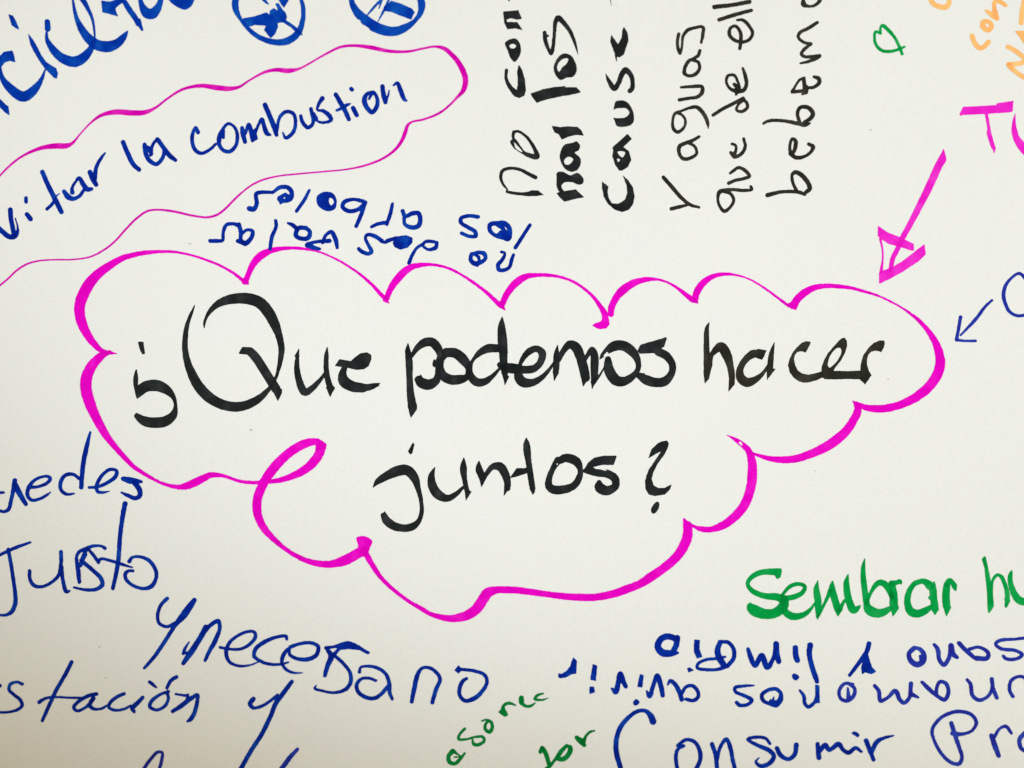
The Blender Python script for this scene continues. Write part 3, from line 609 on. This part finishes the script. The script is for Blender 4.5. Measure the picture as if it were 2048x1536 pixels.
mark('handwritten_word', 'dark blue word "Justo" under "puedes"', 'blue', 'P', [
 ('letter "J"', 's -30,1080,22 60,1035,24 150,997,24 248,962,16; s 68,1020,28 90,1140,28 115,1300,28 128,1430,32 @U 122,200,34 95,258,32 45,283,20 -30,281,18'),
 ('letter "u"', 's 243,1195,26 245,1260,26 280,1315,28 340,1325,24 420,1290,22 480,1230,26 500,1130,28 500,1040,30; s 505,1160,26 517,1280,28 545,1365,28 575,1357,9'),
 ('letter "s"', 's 860,1010,26 830,992,20 760,992,24 710,1012,28 650,1040,26 628,1080,22 640,1180,34 650,1288,26; s 712,1020,24 680,1080,28 660,1150,28; p 665,1100 700,1040 716,1062 680,1125; s 665,1110,30 760,1190,30 830,1262,32 838,1310,32 790,1345,28 700,1350,22 605,1330,14'),
 ('letter "t"', 's 718,1012,20 765,1065,24 808,1125,26; s 805,1115,30 830,1097,22 900,1110,22 980,1135,24 1085,1168,9; s 1025,645,38 1010,720,36 985,900,32 970,1100,34 945,1250,30 925,1338,28'),
 ('letter "o"', 's 1060,1118,30 1085,1085,22 1150,1080,22 1220,1110,28 1272,1180,28 1280,1250,28 1240,1322,32 1180,1340,26 1090,1315,24 1030,1260,26 1030,1215,30 1055,1195,22 1090,1195,22'),
])
mark('handwritten_word', 'dark blue letter "y" before "necesano"', 'blue', 'U', [
 ('', 's 1370,147,28 1320,200,26 1292,280,26 1305,350,24 1370,378,24 1430,352,26; s 1593,160,34 1550,220,52 1500,290,56 1440,360,34 1350,500,30 1260,630,28 1183,716,22'),
])
mark('handwritten_word', 'dark blue word "necesano" sloping down under the cloud', 'blue', 'V', [
 ('letter "n"', 's @U 1550,503,6 1515,560,22 1500,600,20; s @U 1688,385,46 1640,470,42 1570,580,46 1502,678,32; s @U 1660,440,34 1720,370,30 1788,332,32 1800,390,28 1760,500,36 1710,590,30 1680,655,22; s @U 1500,598,20 1540,590,16'),
 ('letter "e"', 's -40,548,20 40,562,20 130,560,22 200,525,24 250,460,26 240,422,22 180,420,22 90,462,22 30,520,28 10,600,30 40,670,24 120,700,20 210,692,14 280,665,5'),
 ('letter "c"', 's 507,482,20 500,458,24 430,462,24 330,500,30 252,560,32 240,620,28 300,665,24 380,687,22 460,685,18 522,670,8'),
 ('letter "e"', 's 535,545,28 600,522,24 700,510,26 762,540,28 748,610,32 680,645,32 590,640,26 530,605,24 525,560,24 482,605,30 467,670,26 500,728,22 560,755,18 635,757,5'),
 ('letter "s"', 's 828,552,28 880,545,20 950,530,34 1010,515,34 1080,540,30 1130,570,26 1172,592,24; s 838,565,26 870,620,44 840,700,36 818,778,30; s 930,565,24 890,610,28; p 940,525 1010,505 1060,530 1110,570 1010,560 920,570; s 890,610,24 960,670,26 1022,750,26 1030,830,30 990,890,30 900,918,20 800,905,18 735,882,18 750,857,5'),
 ('letter "a"', 's 1102,750,24 1112,712,18 1180,702,22 1260,722,26 1320,770,26 1345,840,30 1350,920,28 1370,972,20; s 1235,820,20 1180,800,20 1120,805,22 1080,850,28 1090,910,28 1150,955,30 1220,965,30 1280,930,28 1330,870,26'),
 ('letter "n"', 's 1530,992,30 1550,890,34 1575,780,34 1610,722,24 1660,712,24 1720,742,26 1762,805,28 1730,890,32 1698,1000,28'),
 ('letter "o"', 's @W 280,728,22 330,730,24 420,745,24 490,775,26 508,835,26 460,918,30 400,968,34 330,985,28 285,940,28 287,870,30 310,825,28 340,803,22; p @W 243,735 275,696 302,730 275,762'),
])
mark('handwritten_word', 'dark blue word "gestación" cut by the left edge', 'blue', 'U', [
 ('end of the letter "e"', 's -20,860,40 0,862,30'),
 ('letter "s"', 's 183,848,24 140,832,20 85,850,24 75,895,24 120,940,24 168,980,26 180,1025,26 140,1060,22 60,1079,18 -20,1080,18'),
 ('letter "t"', 's 588,668,28 530,780,30 460,900,28 400,1030,28 347,1148,24; s 322,997,30 370,967,22 450,955,18 560,960,16 680,962,18'),
 ('letter "a"', 's 790,930,28 730,942,28 645,990,26 605,1038,26 630,1068,22 700,1040,22 760,975,26; s 765,965,32 735,1020,32 762,1050,24 830,1050,18 880,1022,16'),
 ('letter "c"', 's 1015,928,26 960,952,26 905,998,26 892,1038,22 940,1062,22 1020,1052,18 1070,1025,16'),
 ('letter "i"', 's 1168,958,28 1130,1000,32 1085,1048,34 1100,1075,22; s 1225,832,24 1250,850,24 1280,875,14'),
 ('letter "o" with an accent', 's 1445,790,30 1400,820,28 1368,880,24; s 1380,910,24 1310,935,22 1245,985,28 1228,1035,26 1285,1060,22 1350,1028,24 1380,965,22 1368,915,24'),
 ('letter "n"', 's 1440,930,14 1500,940,18 1540,945,18; s 1415,1073,28 1480,1030,34 1560,970,34 1618,937,26 1615,1000,28 1590,1090,30 1560,1138,30 1532,1155,12; s 1540,935,16 1530,965,14'),
])
mark('handwritten_word', 'dark blue letter "y" right of "gestación"', 'blue', 'V', [
 ('', 's 233,970,36 205,1010,34 230,1043,26 300,1030,22 370,987,22 430,938,22; s 547,828,30 480,920,36 420,1000,36 370,1120,34 300,1260,34 210,1400,34 120,1560,36'),
])
mark('handwritten_word', 'dark blue loop of a letter cut by the bottom edge', 'violet', 'U', [
 ('', 's 1165,1560,26 1230,1470,26 1290,1407,24 1328,1410,22 1325,1470,24 1300,1560,24'),
])
mark('handwritten_word', 'dark blue slanted stroke cut by the bottom edge', 'violet', 'V', [
 ('', 's 593,1383,26 540,1440,34 450,1560,36'),
])

# --- bottom centre and right
mark('handwritten_word', 'small dark green word "asorec" climbing at the bottom', 'bottle', 'W', [
 ('letter "a"', 's 225,1400,40 192,1440,32 200,1485,34 245,1500,28 290,1460,26 325,1415,18; s 230,1395,34 262,1420,16 290,1440,12 240,1447,10'),
 ('letter "s"', 's 325,1215,24 285,1260,20 275,1298,22 340,1300,18 410,1282,18 470,1280,24 485,1310,24 440,1345,26 398,1340,24 390,1305,12'),
 ('letter "o"', 's 465,1152,12 500,1140,14 540,1160,24 552,1200,26 530,1240,30 495,1220,26 500,1170,22 530,1150,18'),
 ('letter "r"', 'p 600,1078 635,1040 662,1062 682,1105 650,1117; s 640,1060,36 642,1030,22 670,1007,26 700,1007,24 745,1022,7'),
 ('letter "e"', 's 790,962,40 790,985,44; s 785,1000,30 830,1030,24 870,1025,20 905,1000,5'),
 ('letter "c"', 's 970,925,12 920,942,22 900,970,20 960,978,16 1010,962,5'),
])
mark('handwritten_word', 'small dark green word "jar" cut by the bottom edge', 'bottle', 'W', [
 ('letter "j"', 's 960,1370,34 945,1405,30; s 965,1375,36 990,1420,36 1015,1500,34; s 985,1560,44 1040,1500,24 1095,1425,24'),
 ('letter "a"', 's 1160,1352,26 1112,1405,36 1088,1455,36 1130,1464,38 1176,1425,40 1190,1370,38 1160,1352,20'),
 ('letter "r"', 's 1242,1285,30 1275,1315,46 1305,1348,32; s 1295,1330,40 1318,1275,20 1350,1242,20 1390,1230,10'),
])
mark('handwritten_word', 'small blue upside-down letters spelling "quinir" left of "los"', 'blue', 'W', [
 ('letter "r"', 'p 1205,655 1216,632 1243,660 1237,762 1198,767 1150,795 1112,800 1093,792 1094,762 1120,766 1160,742 1190,705'),
 ('letter "i"', 'p 1375,688 1410,698 1398,822 1355,812; p 1353,868 1382,872 1392,915 1350,928 1347,895'),
 ('letter "n"', 's 1530,885,14 1562,912,40 1580,850,38 1600,765,40 1625,830,38 1645,868,32'),
 ('letter "i"', 'p 1762,768 1790,775 1778,875 1742,870 1745,845; q 1706,1000 1730,972 1755,995 1740,1018 1715,1022'),
 ('letter "n"', 's @X 178,905,10 200,948,34 232,860,30 265,780,36 295,870,38 310,942,32'),
 ('letter "a"', 's @X 350,855,10 370,822,26 410,850,32 448,920,34 465,975,34; s @X 462,930,26 500,872,24 550,862,26 592,900,28 600,950,28 560,983,26 500,972,24'),
])
mark('handwritten_word', 'small blue upside-down word "los" right of "quinir"', 'blue', 'X', [
 ('letter "s"', 's 1055,860,12 970,864,22 900,880,26 905,910,24 980,945,26 1038,980,30 1010,1013,26 940,1022,28 915,1000,28'),
 ('letter "o"', 's 1230,1010,56 1180,1008,28 1130,980,30 1122,935,28 1180,895,28 1240,890,28 1275,925,30 1268,985,44 1235,1015,50; s 1190,1000,24 1192,975,8; s 1210,985,20 1220,955,8'),
 ('letter "l"', 'p 1560,855 1590,860 1595,1000 1560,1005; s 1432,900,18 1465,945,26 1472,1005,28 1500,1035,26 1550,1000,26 1578,940,30'),
])
mark('handwritten_word', 'small blue upside-down word "limpio" under "Sembrar"', 'blue', 'X', [
 ('letter "o"', 's 425,480,46 350,458,48 295,480,48 268,540,50 305,590,58 370,598,50 430,592,20; s 428,470,46 420,530,44 395,580,44'),
 ('letter "i"', 'p 568,485 612,488 608,560 632,625 590,638 565,580; p 510,720 528,712 563,735 520,752'),
 ('letter "p"', 's 790,500,26 850,510,28 892,570,30 888,640,32 840,700,32; s 780,505,36 758,570,44 770,630,48 808,690,46; s 840,700,30 760,728,24 660,730,24 592,715,22 600,680,22 660,650,22 740,640,22 822,625,14'),
 ('letter "m"', 's 1008,562,28 1030,630,38 1065,695,38 1120,615,40 1165,710,42 1212,645,30 1235,560,36; s 1238,520,44 1243,600,44 1260,665,38'),
 ('letter "i"', 's 1395,552,42 1400,620,44 1412,655,40; q 1370,775 1390,762 1425,790 1400,818 1378,805'),
 ('letter "l"', 's 1517,530,44 1510,600,40 1530,700,38 1560,790,38 1573,828,32'),
])
mark('handwritten_word', 'small blue upside-down letter "y" between "limpio" and "sano"', 'blue', 'Y', [
 ('', 's 778,518,38 760,580,36 700,670,32 620,775,24; p 715,715 735,645 768,600 785,660 802,708 834,745 800,767 745,751 722,767'),
])
mark('handwritten_word', 'small blue upside-down word "sano" at the right edge', 'violet', 'Y', [
 ('letter "o"', 's 1140,560,38 1105,600,34 1120,655,40 1170,688,46 1222,660,44 1225,600,38 1190,560,30 1150,550,28; s 1200,620,24 1205,660,24'),
 ('letter "n"', 's 1312,525,24 1340,560,34 1355,650,32 1392,690,34 1435,630,32 1448,540,34; s 1450,535,44 1465,600,42 1500,630,26'),
 ('letter "a"', 's 1515,512,32 1570,570,34 1640,632,32; s 1600,562,24 1680,547,24 1755,595,30 1745,635,34 1660,638,40'),
 ('letter "s"', 's 2110,463,24 1980,480,22 1850,492,26 1815,520,24 1860,558,26 1980,575,26 2032,608,28 1980,643,26 1900,640,26 1878,618,22'),
])
mark('handwritten_word', 'small blue upside-down writing "humano", lower line at the right edge', 'violet', 'Y', [
 ('letter "o"', 's 645,850,24 580,845,26 535,900,26 545,965,26 600,985,28 650,948,30 660,885,28 610,843,24; s 605,880,14 612,960,36'),
 ('letter "m"', 's 825,862,28 858,905,30 872,985,30 930,960,26 995,905,34 1030,975,34 1065,1003,28 1108,960,28 1122,845,34; s 1122,930,36 1180,957,18'),
 ('letter "a"', 's 1212,832,24 1270,890,34 1330,940,28 1398,975,32 1428,920,30 1410,845,30 1360,830,26 1332,880,26 1330,935,26'),
 ('letter "u"', 's 1582,812,22 1610,850,28 1625,940,30 1680,980,28 1750,950,24 1788,880,28 1785,808,32; s 1792,880,32 1825,960,30'),
 ('letter "n"', 's 1957,950,26 1930,900,26 1940,825,26 2000,787,24 2055,800,24 2075,870,30'),
])
mark('handwritten_word', 'blue word "Consumir" along the bottom edge', 'blue', 'W', [
 ('letter "C"', 's 1868,1155,52 1850,1110,46 1810,1070,30 1750,1068,28 1680,1110,32 1600,1205,36 1567,1310,38 1570,1420,40 1610,1560,36'),
 ('letter "o"', 's @X 480,1355,24 435,1380,26 417,1440,28 432,1570,30; s @X 430,1352,22 500,1305,26 570,1322,28 613,1400,32 615,1470,32 570,1570,32'),
 ('letter "n"', 's @X 713,1342,34 740,1420,32 755,1550,32; s @X 755,1470,24 780,1365,26 830,1300,28 860,1360,32 885,1480,30 905,1560,30'),
 ('letter "s"', 's @X 1187,1335,22 1150,1292,22 1060,1285,24 1005,1300,22 1080,1347,28 1180,1392,34 1220,1440,34 1180,1500,34 1110,1520,32 1072,1485,18 1100,1450,5'),
 ('letter "u"', 's @X 1245,1375,34 1275,1432,34 1340,1463,30 1390,1425,32 1403,1348,38'),
 ('letter "m"', 's @X 1578,1340,32 1588,1450,38; s @X 1590,1405,28 1640,1350,40 1672,1388,30 1750,1340,38 1785,1385,30 1830,1410,32 1890,1372,28 1935,1402,20'),
 ('letter "i"', 'q @X 1858,1250 1885,1238 1918,1265 1908,1282 1885,1270'),
 ('letter "r"', 's @Y 755,1312,34 788,1400,34 815,1468,28; s @Y 800,1410,30 840,1325,34 900,1290,24 980,1270,9'),
])
mark('handwritten_word', 'blue word beginning "Pro" in the bottom right corner', 'violet', 'Y', [
 ('letter "P"', 's 1452,1168,32 1480,1260,34 1518,1370,30 1540,1450,28 1515,1502,30 1450,1490,26 1380,1430,26 1312,1310,24 1295,1230,26 1340,1150,26 1430,1090,28 1530,1073,28 1620,1102,28 1658,1165,28 1620,1230,22 1540,1258,26 1465,1252,40'),
 ('letter "r"', 's 1782,1272,36 1808,1350,42 1840,1435,34; s 1800,1290,26 1850,1213,22 1900,1195,26 1945,1252,22'),
 ('letter "o"', 's 2060,1245,34 2012,1300,34 2022,1370,30 2080,1410,26'),
])
mark('handwritten_word', 'green chisel-pen word "Sembrar" at the lower right', 'green', 'Z', [
 ('letter "S"', 'p 370,358 465,355 475,372 462,430 435,442 410,408 350,400 300,402 290,370; s 400,385,50 320,385,44 260,405,42 210,445,34 195,490,32 240,545,40 330,580,48 440,592,60 500,620,64; s 490,605,66 488,660,80 420,720,76 330,728,82 250,700,90 215,670,56 215,640,10'),
 ('letter "e"', 's 470,580,20 540,505,30 610,482,30 662,505,32 640,555,36 570,590,44 510,600,40; s 500,630,50 495,700,56 560,748,60 650,735,44 710,688,26 745,640,16'),
 ('letter "m"', 's 768,455,4 757,530,46 770,620,56 770,700,44 766,775,5; s 768,745,30 825,640,24 870,540,36; s 890,455,5 885,520,50 908,610,56 932,690,56; p 900,680 975,690 932,752; s 945,700,36 985,620,22; s 1018,400,4 1003,470,44 1010,560,54 1030,640,58 1060,695,60 1095,680,36 1118,655,5'),
 ('letter "b"', 's 1153,275,5 1140,350,34 1143,450,44 1155,550,48 1168,640,52; s 1170,630,26 1210,540,28 1265,475,46 1310,480,50 1355,540,44 1378,600,36; s 1160,640,36 1190,695,76 1250,722,74 1310,712,60 1365,680,36'),
 ('letter "r"', 's 1372,480,50 1388,560,62 1390,650,66; p 1355,640 1420,650 1435,680 1382,752; s 1375,485,50 1420,470,36 1440,462,36 1450,478,16'),
 ('letter "a"', 's 1690,500,70 1640,462,44 1560,482,40 1512,560,46 1503,640,52 1530,708,66 1590,725,64 1650,702,54 1700,665,26; s 1722,465,8 1713,530,56 1718,600,54 1728,680,60; p 1690,680 1762,690 1728,738; p 1680,580 1672,600 1695,620 1710,560'),
 ('letter "r"', 's 1825,500,56 1818,580,60 1823,660,62; p 1792,660 1862,670 1822,752; s 1822,490,46 1848,455,40 1885,490,40; p 1862,470 1908,487 1905,530 1895,542 1865,508'),
])
mark('handwritten_word', 'green chisel-pen letters "hu" at the right edge', 'green', 'b', [
 ('letter "h"', 'p 1183,285 1240,228 1265,245 1300,420 1340,600 1368,745 1415,800 1410,1000 1430,1240 1400,1310 1335,1392 1312,1370 1300,1200 1290,950 1262,700 1235,450; s 1385,850,50 1405,735,50 1450,650,60 1520,612,62 1590,660,76 1640,765,80 1680,880,84 1705,1000,96 1710,1110,96; p 1650,1070 1762,1110 1762,1160 1690,1285 1655,1275'),
 ('letter "u"', 's 1800,515,6 1768,620,90 1768,760,100 1800,880,118 1850,1000,136 1930,1115,150 2050,1160,150 2160,1110,100'),
])
# --- specks on the sheet
mark('paper_speck', 'tiny grey specks on the bare paper', 'grey', 'F', [
 ('', 's 1545,765,9 1570,770,8'), ('', 's @Q 205,38,16 218,40,18'),
 ('', 's @J 786,37,10 798,43,9'), ('', 's @U 865,800,12 868,802,10'), ('', 's @U 813,545,12 818,547,11'),
 ('', 's @K 935,852,11 939,854,10'), ('', 's @S 1348,580,11 1352,578,10'),
], piece='speck', base=0.25)
